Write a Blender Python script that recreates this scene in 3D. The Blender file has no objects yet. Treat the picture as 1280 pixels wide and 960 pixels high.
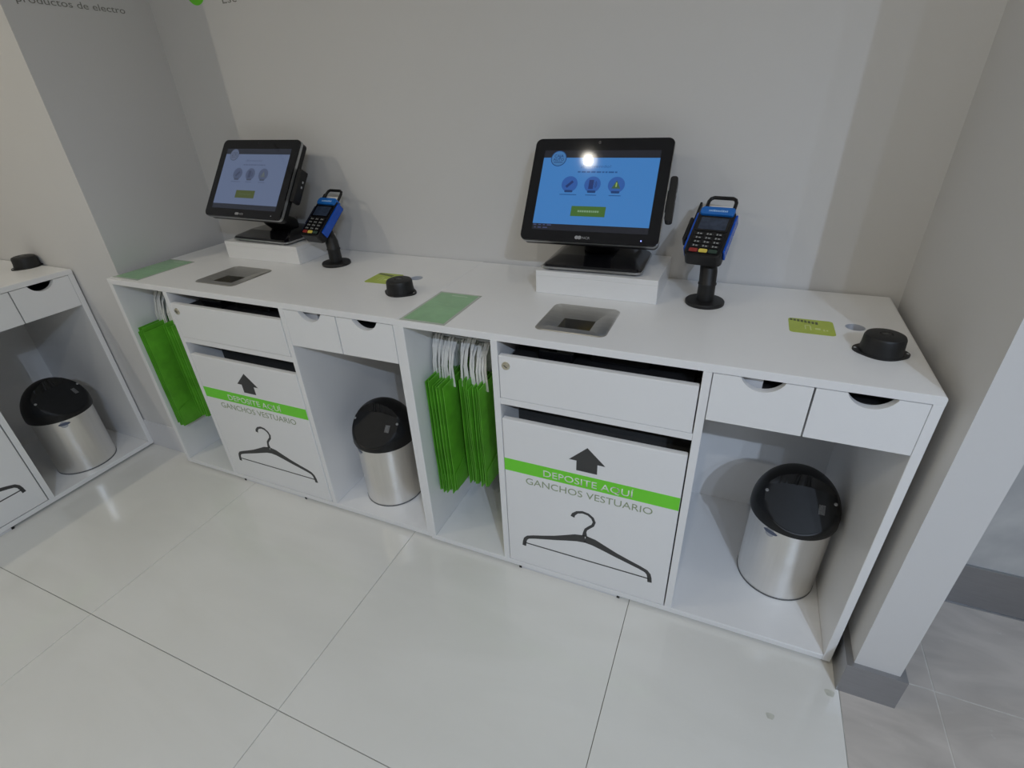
import bpy, bmesh, math, random
from mathutils import Vector, Matrix
random.seed(7)
S = bpy.context.scene
COL = S.collection
PI = math.pi

# ------------------------------------------------------------------ camera
cam = bpy.data.cameras.new('camera')
co = bpy.data.objects.new('camera', cam)
COL.objects.link(co)
co.location = (0.8736, -1.1363, 1.4683)
co.rotation_mode = 'XYZ'
co.rotation_euler = (1.0488, 0.0401, 0.4007)
cam.sensor_fit = 'HORIZONTAL'
cam.sensor_width = 36.0
cam.lens = 36.0 * 639.78 / 1280.0
cam.clip_start = 0.02
S.camera = co

# ------------------------------------------------------------------ world, exposure
w = bpy.data.worlds.new('world')
S.world = w
w.use_nodes = True
bg = w.node_tree.nodes['Background']
bg.inputs[0].default_value = (1.0, 0.94, 0.82, 1)
bg.inputs[1].default_value = 0.135
S.view_settings.view_transform = 'Standard'
S.view_settings.look = 'None'
S.view_settings.gamma = 1.0
S.view_settings.exposure = 0.0
S.view_settings.use_curve_mapping = False

CEIL = 2.8
# ceiling spotlights of the shop plus one added: (x, y, power, colour, aim, cone)
WARM = (1.0, 0.91, 0.72)
NEUT = (1.0, 0.94, 0.82)
COOL = (0.64, 0.78, 1.0)
SPOTS = [
    (-2.05, -1.55, 28, WARM), (-0.75, -1.75, 10, WARM), (0.039, -0.334, 3, NEUT), (1.10, -0.50, 6, NEUT), (0.75, -2.3, 24, NEUT),  # the lamp over the near counter is added to brighten its top
    (2.33, -2.75, 138, COOL), (2.62, -2.75, 35, COOL), (1.96, -2.75, 35, COOL),
]


# ------------------------------------------------------------------ helpers
def tag(o, label=None, cat=None, group=None, kind=None):
    if label: o['label'] = label
    if cat: o['category'] = cat
    if group: o['group'] = group
    if kind: o['kind'] = kind
    return o


def empty(name, loc=(0, 0, 0), rz=0.0):
    o = bpy.data.objects.new(name, None)
    COL.objects.link(o)
    o.empty_display_size = 0.05
    o.location = loc
    o.rotation_euler = (0, 0, rz)
    return o


def link(name, me, parent=None):
    o = bpy.data.objects.new(name, me)
    COL.objects.link(o)
    if parent: o.parent = parent
    return o


def obj(name, bm, mat, parent=None, smooth=False, M=None, loc=None):
    if M is not None: bm.transform(M)
    bmesh.ops.recalc_face_normals(bm, faces=bm.faces)
    me = bpy.data.meshes.new(name)
    bm.to_mesh(me)
    bm.free()
    if mat: me.materials.append(mat)
    if smooth:
        try:
            me.set_sharp_from_angle(angle=math.radians(35))
        except Exception:
            pass
        for p in me.polygons: p.use_smooth = True
    o = link(name, me, parent)
    if loc: o.location = loc
    return o


def B(x0, x1, y0, y1, z0, z1, bevel=0.0, seg=2, bm=None, M=None):
    """box, optionally bevelled, added to bm"""
    new = bmesh.new()
    m = Matrix.Translation(((x0 + x1) / 2, (y0 + y1) / 2, (z0 + z1) / 2)) @ Matrix.Diagonal((x1 - x0, y1 - y0, z1 - z0, 1))
    bmesh.ops.create_cube(new, size=1.0, matrix=m)
    if bevel > 0:
        bmesh.ops.bevel(new, geom=list(new.edges), offset=bevel, segments=seg, affect='EDGES', profile=0.5)
    if M is not None: new.transform(M)
    return merge(bm, new)


def merge(bm, new):
    if bm is None: return new
    me = bpy.data.meshes.new('tmp')
    new.to_mesh(me)
    new.free()
    bm.from_mesh(me)
    bpy.data.meshes.remove(me)
    return bm


def lathe(prof, n=48, bm=None, M=None, cap=True):
    """profile [(r,z)] revolved about Z"""
    new = bmesh.new()
    rings = []
    for r, z in prof:
        if r < 1e-6:
            rings.append([new.verts.new((0, 0, z))])
        else:
            rings.append([new.verts.new((r * math.cos(2 * PI * i / n), r * math.sin(2 * PI * i / n), z)) for i in range(n)])
    for a, b in zip(rings, rings[1:]):
        for i in range(n):
            j = (i + 1) % n
            if len(a) == 1 and len(b) == 1: continue
            if len(a) == 1: new.faces.new((a[0], b[i], b[j]))
            elif len(b) == 1: new.faces.new((a[i], a[j], b[0]))
            else: new.faces.new((a[i], a[j], b[j], b[i]))
    if cap:
        for r in (rings[0], rings[-1]):
            if len(r) > 2: new.faces.new(r)
    if M is not None: new.transform(M)
    return merge(bm, new)


def prism(poly, z0, z1, bm=None, M=None):
    """polygon [(x,y)] extruded from z0 to z1"""
    new = bmesh.new()
    a = [new.verts.new((x, y, z0)) for x, y in poly]
    b = [new.verts.new((x, y, z1)) for x, y in poly]
    n = len(poly)
    new.faces.new(a[::-1])
    new.faces.new(b)
    for i in range(n):
        new.faces.new((a[i], a[(i + 1) % n], b[(i + 1) % n], b[i]))
    if M is not None: new.transform(M)
    return merge(bm, new)


def rrect(x0, x1, y0, y1, r, n=6):
    out = []
    for cx, cy, a0 in ((x1 - r, y1 - r, 0), (x0 + r, y1 - r, 90), (x0 + r, y0 + r, 180), (x1 - r, y0 + r, 270)):
        for k in range(n + 1):
            a = math.radians(a0 + 90 * k / n)
            out.append((cx + r * math.cos(a), cy + r * math.sin(a)))
    return out


def circle(cx, cy, r, n=32):
    return [(cx + r * math.cos(2 * PI * i / n), cy + r * math.sin(2 * PI * i / n)) for i in range(n)]


def tube(pts, radii, n=10, bm=None, M=None, flat=1.0):
    """round bar along points"""
    new = bmesh.new()
    pts = [Vector(p) for p in pts]
    if not hasattr(radii, '__len__'): radii = [radii] * len(pts)
    rings = []
    ref = None
    for i, p in enumerate(pts):
        d = (pts[min(i + 1, len(pts) - 1)] - pts[max(i - 1, 0)]).normalized()
        if ref is None:
            ref = Vector((1, 0, 0)) if abs(d.x) < 0.8 else Vector((0, 1, 0))
        u = (ref - d * ref.dot(d)).normalized()
        v = d.cross(u)
        ref = u
        rings.append([new.verts.new(p + (u * math.cos(2 * PI * k / n) * flat + v * math.sin(2 * PI * k / n)) * radii[i]) for k in range(n)])
    for a, b in zip(rings, rings[1:]):
        for k in range(n):
            new.faces.new((a[k], a[(k + 1) % n], b[(k + 1) % n], b[k]))
    new.faces.new(rings[0][::-1])
    new.faces.new(rings[-1])
    if M is not None: new.transform(M)
    return merge(bm, new)


def stroke(pts, widths, z0, z1, bm=None, M=None):
    """flat stroke of varying width along 2-D points, extruded from z0 to z1"""
    if not hasattr(widths, '__len__'): widths = [widths] * len(pts)
    L, R = [], []
    for i, (x, y) in enumerate(pts):
        ax, ay = pts[max(i - 1, 0)]
        bx, by = pts[min(i + 1, len(pts) - 1)]
        d = math.hypot(bx - ax, by - ay) or 1
        nx, ny = -(by - ay) / d, (bx - ax) / d
        h = widths[i] / 2
        L.append((x + nx * h, y + ny * h))
        R.append((x - nx * h, y - ny * h))
    new = bmesh.new()
    rows = [[new.verts.new((q[0], q[1], z)) for q in side] for side in (L, R) for z in (z0, z1)]
    l0, l1, r0, r1 = rows
    n = len(pts)
    for i in range(n - 1):
        new.faces.new((l1[i], r1[i], r1[i + 1], l1[i + 1]))
        new.faces.new((l0[i], l0[i + 1], r0[i + 1], r0[i]))
        new.faces.new((l0[i], l1[i], l1[i + 1], l0[i + 1]))
        new.faces.new((r0[i], r0[i + 1], r1[i + 1], r1[i]))
    new.faces.new((l0[0], r0[0], r1[0], l1[0]))
    new.faces.new((l0[-1], l1[-1], r1[-1], r0[-1]))
    if M is not None: new.transform(M)
    return merge(bm, new)


def text_bm(s, x0, x1, y0, y1, z=0.0, ext=0.0003, space=1.0, cap=None, bold=0.0):
    """lettering fitted into a rectangle of the local XY plane (y0..y1 is the cap height)"""
    cu = bpy.data.curves.new('lettering', 'FONT')
    cu.body = s
    cu.size = 1.0
    cu.extrude = 0.0
    cu.offset = bold
    cu.space_character = space
    cu.resolution_u = 3
    o = bpy.data.objects.new('lettering_tmp', cu)
    COL.objects.link(o)
    dg = bpy.context.evaluated_depsgraph_get()
    me = bpy.data.meshes.new_from_object(o.evaluated_get(dg))
    bm = bmesh.new()
    bm.from_mesh(me)
    bpy.data.meshes.remove(me)
    bpy.data.objects.remove(o)
    bpy.data.curves.remove(cu)
    xs = [v.co.x for v in bm.verts]
    capH = cap if cap else 0.729
    sx = (x1 - x0) / (max(xs) - min(xs))
    sy = (y1 - y0) / capH
    mx = min(xs)
    for v in bm.verts:
        v.co = Vector((x0 + (v.co.x - mx) * sx, y0 + v.co.y * sy, z))
    r = bmesh.ops.extrude_face_region(bm, geom=list(bm.faces))
    for v in [g for g in r['geom'] if isinstance(g, bmesh.types.BMVert)]: v.co.z += ext
    return bm


# plane frames: local X,Y in the plane, Z its normal
def frame(origin, ux, uy):
    ux, uy = Vector(ux).normalized(), Vector(uy).normalized()
    n = ux.cross(uy)
    m = Matrix((ux, uy, n)).transposed().to_4x4()
    return Matrix.Translation(origin) @ m


FRONT = frame((0, 0, 0), (1, 0, 0), (0, 0, 1))      # X right, Y up, normal -Y


# ------------------------------------------------------------------ materials
def mat(name, col, rough=0.5, metal=0.0, spec=0.5, noise=None, bump=None, emit=None, estr=0.0, aniso=None, coat=0.0):
    m = bpy.data.materials.new(name)
    m.use_nodes = True
    nt = m.node_tree
    p = nt.nodes['Principled BSDF']
    p.inputs['Base Color'].default_value = (*col, 1)
    p.inputs['Roughness'].default_value = rough
    p.inputs['Metallic'].default_value = metal
    p.inputs['Specular IOR Level'].default_value = spec
    if coat: p.inputs['Coat Weight'].default_value = coat
    if emit:
        p.inputs['Emission Color'].default_value = (*emit, 1)
        p.inputs['Emission Strength'].default_value = estr
    tc = nt.nodes.new('ShaderNodeTexCoord')
    if noise:
        sc, amt = noise[0], noise[1]
        stretch = noise[2] if len(noise) > 2 else (1, 1, 1)
        mp = nt.nodes.new('ShaderNodeMapping')
        mp.inputs['Scale'].default_value = stretch
        n = nt.nodes.new('ShaderNodeTexNoise')
        n.inputs['Scale'].default_value = sc
        n.inputs['Detail'].default_value = 6
        n.inputs['Roughness'].default_value = 0.6
        cr = nt.nodes.new('ShaderNodeValToRGB')
        cr.color_ramp.elements[0].position = 0.3
        cr.color_ramp.elements[1].position = 0.7
        cr.color_ramp.elements[0].color = (*[c * (1 - amt) for c in col], 1)
        cr.color_ramp.elements[1].color = (*[min(1, c * (1 + amt)) for c in col], 1)
        nt.links.new(tc.outputs['Object'], mp.inputs['Vector'])
        nt.links.new(mp.outputs[0], n.inputs['Vector'])
        nt.links.new(n.outputs['Fac'], cr.inputs[0])
        nt.links.new(cr.outputs[0], p.inputs['Base Color'])
    if bump:
        sc, st = bump[0], bump[1]
        stretch = bump[2] if len(bump) > 2 else (1, 1, 1)
        mp = nt.nodes.new('ShaderNodeMapping')
        mp.inputs['Scale'].default_value = stretch
        n = nt.nodes.new('ShaderNodeTexNoise')
        n.inputs['Scale'].default_value = sc
        n.inputs['Detail'].default_value = 4
        b = nt.nodes.new('ShaderNodeBump')
        b.inputs['Strength'].default_value = st
        b.inputs['Distance'].default_value = 0.002
        nt.links.new(tc.outputs['Object'], mp.inputs['Vector'])
        nt.links.new(mp.outputs[0], n.inputs['Vector'])
        nt.links.new(n.outputs['Fac'], b.inputs['Height'])
        nt.links.new(b.outputs[0], p.inputs['Normal'])
    return m


def emis(name, col, s=1.0, rough=0.06):
    """lit display pixels behind glass"""
    return mat(name, (0.01, 0.01, 0.012), rough=rough, emit=col, estr=s)


M_ = {}
M_['lam'] = mat('white_laminate', (0.83, 0.83, 0.83), 0.32, noise=(3.0, 0.012), bump=(500, 0.03))
M_['edge'] = mat('white_edge', (0.80, 0.80, 0.81), 0.4, noise=(5.0, 0.015))
M_['wall'] = mat('wall_paint', (0.685, 0.68, 0.675), 0.6, noise=(1.3, 0.015), bump=(60, 0.06))
M_['ceil'] = mat('ceiling_paint', (0.75, 0.75, 0.74), 0.8, noise=(1.0, 0.01))
M_['black'] = mat('black_plastic', (0.010, 0.010, 0.011), 0.40, spec=0.35, noise=(40, 0.2))
M_['gloss'] = mat('glossy_black', (0.006, 0.006, 0.008), 0.06, noise=(20, 0.2))
M_['matte'] = mat('matte_black', (0.007, 0.007, 0.0075), 0.5, noise=(60, 0.15), bump=(300, 0.1))
M_['lidblack'] = mat('lid_black', (0.004, 0.004, 0.0045), 0.42, spec=0.4, noise=(40, 0.2))
M_['flapblack'] = mat('flap_black', (0.008, 0.009, 0.011), 0.5, spec=0.28, noise=(40, 0.2))
M_['dark'] = mat('dark_unit', (0.02, 0.02, 0.022), 0.5, noise=(8, 0.5))
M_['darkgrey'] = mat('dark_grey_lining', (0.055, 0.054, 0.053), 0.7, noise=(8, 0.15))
M_['silver'] = mat('silver_trim', (0.42, 0.43, 0.44), 0.3, metal=0.9, noise=(30, 0.05))
M_['steel'] = mat('brushed_steel', (0.80, 0.785, 0.76), 0.34, metal=1.0, noise=(14, 0.03, (6, 6, 0.3)), bump=(160, 0.02, (1, 1, 0.02)))
M_['plate'] = mat('plate_steel', (0.50, 0.485, 0.45), 0.34, metal=1.0, noise=(14, 0.10, (1, 14, 1)), bump=(150, 0.10, (1, 12, 1)))
M_['skirt'] = mat('skirting_metal', (0.37, 0.37, 0.38), 0.34, metal=0.85, noise=(20, 0.04, (1, 1, 10)))
M_['skirtw'] = mat('skirting_white', (0.72, 0.72, 0.74), 0.35, noise=(6, 0.02))
M_['green'] = mat('bag_green', (0.125, 0.44, 0.03), 0.42, noise=(9, 0.28), bump=(30, 0.25))
M_['handle'] = mat('bag_handle_white', (0.78, 0.77, 0.74), 0.6, noise=(50, 0.08))
M_['band'] = mat('green_print', (0.17, 0.72, 0.03), 0.4, noise=(4, 0.02))
M_['ink'] = mat('charcoal_print', (0.045, 0.045, 0.045), 0.5, noise=(10, 0.08))
M_['inkgreen'] = mat('olive_print', (0.30, 0.36, 0.22), 0.5, noise=(10, 0.05))
M_['inkwhite'] = mat('white_print', (0.80, 0.86, 0.76), 0.5, noise=(10, 0.03))
M_['greytext'] = mat('grey_lettering', (0.22, 0.22, 0.20), 0.5, noise=(10, 0.05))
M_['sheet'] = mat('green_sheet', (0.23, 0.47, 0.23), 0.22, noise=(14, 0.10), coat=0.5)
M_['sheetedge'] = mat('sheet_margin', (0.42, 0.48, 0.40), 0.22, noise=(14, 0.05), coat=0.5)
M_['stick'] = mat('lime_sticker', (0.42, 0.52, 0.06), 0.35, noise=(20, 0.06))
M_['stickink'] = mat('sticker_ink', (0.10, 0.12, 0.05), 0.5, noise=(20, 0.1))
M_['sticklight'] = mat('sticker_pale', (0.60, 0.68, 0.28), 0.5, noise=(20, 0.05))
M_['blue'] = mat('terminal_blue', (0.006, 0.085, 0.52), 0.25, noise=(15, 0.08))
M_['bluecap'] = mat('terminal_cap_blue', (0.008, 0.15, 0.55), 0.3, noise=(15, 0.08))
M_['lightblue'] = mat('terminal_mark', (0.35, 0.55, 0.85), 0.4, noise=(15, 0.05))
M_['lcd'] = mat('terminal_display', (0.035, 0.05, 0.085), 0.15, noise=(60, 0.3))
M_['keymark'] = mat('key_marking', (0.30, 0.31, 0.31), 0.5, noise=(15, 0.05))
M_['red'] = mat('red_key', (0.30, 0.03, 0.025), 0.4, noise=(15, 0.05))
M_['yellow'] = mat('yellow_key', (0.75, 0.60, 0.10), 0.4, noise=(15, 0.05))
M_['greenkey'] = mat('green_key', (0.03, 0.06, 0.045), 0.4, noise=(15, 0.05))
M_['brass'] = mat('lock_nickel', (0.62, 0.58, 0.46), 0.3, metal=1.0, noise=(90, 0.1))
M_['hole'] = mat('grommet_lining', (0.50, 0.52, 0.57), 0.5, noise=(10, 0.03))
M_['grout'] = mat('grout', (0.27, 0.25, 0.21), 0.9, noise=(15, 0.2))
M_['grout2'] = mat('pale_grout', (0.62, 0.60, 0.56), 0.9, noise=(15, 0.2))
M_['labelgrey'] = mat('grey_label', (0.12, 0.125, 0.13), 0.4, noise=(220, 0.5))
M_['badge'] = mat('badge_blue', (0.08, 0.10, 0.16), 0.35, noise=(60, 0.2))
M_['badgegrey'] = mat('badge_grey', (0.42, 0.43, 0.46), 0.4, noise=(60, 0.1))
M_['rivet'] = mat('rivet_grey', (0.45, 0.45, 0.46), 0.35, metal=0.6, noise=(60, 0.1))
M_['gold'] = mat('brass_scrap', (0.55, 0.45, 0.15), 0.35, metal=0.8, noise=(60, 0.3))
M_['stain'] = mat('floor_stain', (0.60, 0.60, 0.53), 0.4, noise=(60, 0.15))


def tile_mat(name, base, vein, rough, sc, spec=0.5, wear=0.0):
    m = bpy.data.materials.new(name)
    m.use_nodes = True
    nt = m.node_tree
    p = nt.nodes['Principled BSDF']
    p.inputs['Roughness'].default_value = rough
    p.inputs['Specular IOR Level'].default_value = spec
    tc = nt.nodes.new('ShaderNodeTexCoord')
    geo = nt.nodes.new('ShaderNodeNewGeometry')
    mp = nt.nodes.new('ShaderNodeMapping')
    mp.inputs['Rotation'].default_value = (0, 0, 0.6)
    mp.inputs['Scale'].default_value = (1.0, 3.0, 1.0)
    n1 = nt.nodes.new('ShaderNodeTexNoise')
    n1.inputs['Scale'].default_value = sc
    n1.inputs['Detail'].default_value = 8
    n1.inputs['Distortion'].default_value = 1.2
    cr = nt.nodes.new('ShaderNodeValToRGB')
    cr.color_ramp.elements[0].position = 0.35
    cr.color_ramp.elements[1].position = 0.65
    cr.color_ramp.elements[0].color = (*vein, 1)
    cr.color_ramp.elements[1].color = (*base, 1)
    nt.links.new(geo.outputs['Position'], mp.inputs['Vector'])
    nt.links.new(mp.outputs[0], n1.inputs['Vector'])
    nt.links.new(n1.outputs['Fac'], cr.inputs[0])
    out = cr.outputs[0]
    if wear:
        n2 = nt.nodes.new('ShaderNodeTexNoise')
        n2.inputs['Scale'].default_value = 26
        n2.inputs['Detail'].default_value = 3
        c2 = nt.nodes.new('ShaderNodeValToRGB')
        c2.color_ramp.elements[0].position = 0.70
        c2.color_ramp.elements[1].position = 0.78
        c2.color_ramp.elements[0].color = (0, 0, 0, 1)
        c2.color_ramp.elements[1].color = (wear, wear, wear, 1)
        mx = nt.nodes.new('ShaderNodeMix')
        mx.data_type = 'RGBA'
        mx.inputs[7].default_value = (0.62, 0.61, 0.58, 1)
        nt.links.new(geo.outputs['Position'], n2.inputs['Vector'])
        nt.links.new(n2.outputs['Fac'], c2.inputs[0])
        nt.links.new(c2.outputs[0], mx.inputs[0])
        nt.links.new(out, mx.inputs[6])
        out = mx.outputs[2]
    nt.links.new(out, p.inputs['Base Color'])
    return m


M_['tile'] = tile_mat('polished_white_tile', (0.80, 0.79, 0.75), (0.765, 0.755, 0.712), 0.13, 1.6)
M_['stone'] = tile_mat('grey_stone_tile', (0.61, 0.565, 0.52), (0.48, 0.445, 0.41), 0.40, 3.0, wear=0.8)
M_['step'] = tile_mat('pale_stone', (0.60, 0.60, 0.585), (0.45, 0.455, 0.455), 0.42, 3.0)

# ------------------------------------------------------------------ the setting
H, D, TH, ZB = 0.90, 0.59, 0.0205, 0.012      # counter height, depth, board, underside
WR, WL = 1.318, 1.335                         # near and middle counter width

fl = obj('floor', B(-2.4, 4.2, -4.5, 0.72, -0.06, -0.006), M_['grout'])
tag(fl, 'white polished tile floor meeting grey stone tiles on the right', kind='structure')


def tile_grid(xs, ys, m, gap, bev):
    cache = {}
    for x0, x1 in zip(xs, xs[1:]):
        for y0, y1 in zip(ys, ys[1:]):
            k = (round(x1 - x0, 4), round(y1 - y0, 4))
            if k not in cache:
                bm = B(-k[0] / 2 + gap, k[0] / 2 - gap, -k[1] / 2 + gap, k[1] / 2 - gap, -0.008, 0.0)
                top = [e for e in bm.edges if all(v.co.z > -0.001 for v in e.verts)]
                bmesh.ops.bevel(bm, geom=top, offset=bev, segments=1, affect='EDGES')
                me = bpy.data.meshes.new('tile')
                bm.to_mesh(me)
                bm.free()
                me.materials.append(m)
                cache[k] = me
            o = link('tile', cache[k], fl)
            o.location = ((x0 + x1) / 2, (y0 + y1) / 2, 0)


obj('pale_grout', B(1.3368, 4.2, -4.5, 0.37, -0.0059, -0.0008), M_['grout2'], fl)
TX0, TP, TY0 = -0.0853, 0.8294, -0.6938
tile_grid([-2.4, TX0 - 2 * TP, TX0 - TP, TX0, TX0 + TP, 1.3365], [-4.5, TY0 - 4 * TP, TY0 - 3 * TP, TY0 - 2 * TP, TY0 - TP, TY0, TY0 + TP, 0.62], M_['tile'], 0.0009, 0.0006)
tile_grid([1.3365, 1.572, 2.172, 2.772, 3.372, 4.2], [-4.5, -3.58, -2.98, -2.38, -1.78, -1.18, -0.58, 0.02, 0.37], M_['stone'], 0.0016, 0.0004)

wb = tag(obj('wall_back', B(-2.4, 1.46, 0.60, 0.72, -0.006, CEIL), M_['wall']), 'white painted back wall behind the counters', kind='structure')
PXF, PXB, PY = -1.345, -1.392, 0.058
wp = tag(obj('wall_left', prism([(PXF, PY), (PXB, 0.60), (-2.4, 0.60), (-2.4, PY)], -0.006, CEIL), M_['wall']), 'white painted pillar left of the middle counter', kind='structure')
tag(obj('wall_far_left', B(-2.4, -2.27, -4.5, PY, -0.006, CEIL), M_['wall']), 'white wall behind the leftmost counter', kind='structure')
tag(obj('wall_right', B(1.345, 1.448, -0.058, 0.60, -0.006, CEIL), M_['wall']), 'white painted stub wall right of the near counter', kind='structure')
tag(obj('ceiling', B(-2.4, 4.2, -4.5, 0.72, CEIL, CEIL + 0.08), M_['ceil']), 'white shop ceiling', kind='structure')

# skirtings
bm = prism([(1.3275, 0.30), (1.3275, -0.0712), (1.4645, -0.0712), (1.4645, 0.365), (1.448, 0.365), (1.448, -0.058), (1.345, -0.058), (1.345, 0.30)], 0.0, 0.1145)
tag(obj('baseboard_right', bm, M_['skirt']), 'brushed grey metal skirting around the stub wall end', kind='structure')
bm = B(-2.27, -1.348, PY - 0.006, PY, 0.0, 0.146, 0.001, 1)
tag(obj('baseboard_left', bm, M_['skirtw']), 'pale skirting along the pillar foot', kind='structure')

# stone-clad wall beyond the stub wall, with a metal skirting
tag(obj('wall_far_right', B(1.448, 4.2, 0.372, 0.50, -0.006, CEIL), M_['step']), 'pale grey stone-clad wall beyond the stub wall', kind='structure')
sk = tag(obj('baseboard_far_right', B(1.4655, 4.2, 0.365, 0.3718, 0.005, 0.163, 0.0008, 1), M_['skirt']), 'grey metal skirting on the stone-clad wall', kind='structure')
obj('top_bead', B(1.4655, 4.2, 0.3635, 0.3716, 0.1632, 0.1662), M_['silver'], sk)
obj('floor_bead', B(1.4655, 4.2, 0.3625, 0.3716, 0.0002, 0.0048), M_['silver'], sk)

# lettering on the pillar side and mark on the back wall
ux = Vector((PXB - PXF, 0.6 - PY, 0)).normalized()
Fp = frame(Vector((PXF, PY, 0)), ux, (0, 0, 1))
obj('lettering', text_bm('productos de electro', 0.050, 0.425, 1.774, 1.795, z=0.0002, cap=0.729), M_['greytext'], wp, M=Fp)
Fb = frame(Vector((0, 0.60, 0)), (1, 0, 0), (0, 0, 1))
obj('green_dot', prism(circle(-1.132, 1.840, 0.050, 40), 0.0, 0.0006, M=Fb), M_['band'], wb)
obj('lettering', text_bm('Esc', -1.005, -0.935, 1.785, 1.813, z=0.0002), M_['greytext'], wb, M=Fb)

# floor stains
for (x, y, r) in ((1.163, -0.212, 0.010), (1.312, -0.088, 0.012)):
    obj('stain', prism([(x + r * (1 + 0.15 * math.sin(3 * a)) * math.cos(a), y + r * (1 + 0.2 * math.cos(2 * a)) * math.sin(a)) for a in [2 * PI * i / 24 for i in range(24)]], 0.0, 0.0003), M_['stain'], fl)


# ------------------------------------------------------------------ ceiling downlights
def downlight(x, y, label, power, col):
    t = tag(empty('downlight', (x, y, CEIL)), label, 'ceiling light', 'ceiling spotlights')
    obj('trim_ring', lathe([(0.040, -0.001), (0.041, -0.005), (0.047, -0.005), (0.050, 0.0)], 40, cap=False), mat('lit_ring', (0.8, 0.8, 0.8), 0.4, emit=col, estr=16.0), t, True)
    obj('reflector', prism(circle(0, 0, 0.0405, 32), -0.003, -0.0005), mat('lit_reflector', (0.8, 0.8, 0.8), 0.5, emit=col, estr=5.0), t)
    obj('bulb', prism(circle(0.004, 0.014, 0.018, 24), -0.0062, -0.0032), mat('lit_bulb', (0.8, 0.8, 0.8), 0.5, emit=col, estr=30.0), t)
    l = bpy.data.lights.new('spot', 'SPOT')
    l.energy = power * 1.0
    l.color = col
    l.spot_size = math.radians(165)
    l.spot_blend = 0.6
    l.shadow_soft_size = 0.02
    lo = bpy.data.objects.new('spot', l)
    COL.objects.link(lo)
    lo.location = (x + 0.004, y + 0.014, CEIL - 0.03)
    return t


SPOTN = ['nearest the leftmost counter', 'in front of the middle counter', 'right above the counter joint', 'added to brighten the near counter top', 'behind the camera position',
         'brightest beyond the stub wall', 'rightmost beyond the stub wall', 'farthest back on the right']
for (x, y, pw, c), nm in zip(SPOTS, SPOTN):
    downlight(x, y, 'round recessed ceiling spotlight ' + nm, pw, c)


# ------------------------------------------------------------------ counters
def boolean_cut(o, cutters):
    """cut the cutter volumes out of mesh object o"""
    tmp = []
    for c in cutters:
        me = bpy.data.meshes.new('cut')
        bmesh.ops.recalc_face_normals(c, faces=c.faces)
        c.to_mesh(me)
        c.free()
        k = bpy.data.objects.new('cut', me)
        COL.objects.link(k)
        md = o.modifiers.new('cut', 'BOOLEAN')
        md.operation = 'DIFFERENCE'
        md.solver = 'EXACT'
        md.object = k
        tmp.append(k)
    par = o.parent
    o.parent = None
    bpy.context.view_layer.update()
    me = bpy.data.meshes.new_from_object(o.evaluated_get(bpy.context.evaluated_depsgraph_get()))
    o.modifiers.clear()
    o.data = me
    o.parent = par
    for k in tmp:
        m = k.data
        bpy.data.objects.remove(k)
        bpy.data.meshes.remove(m)


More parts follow.
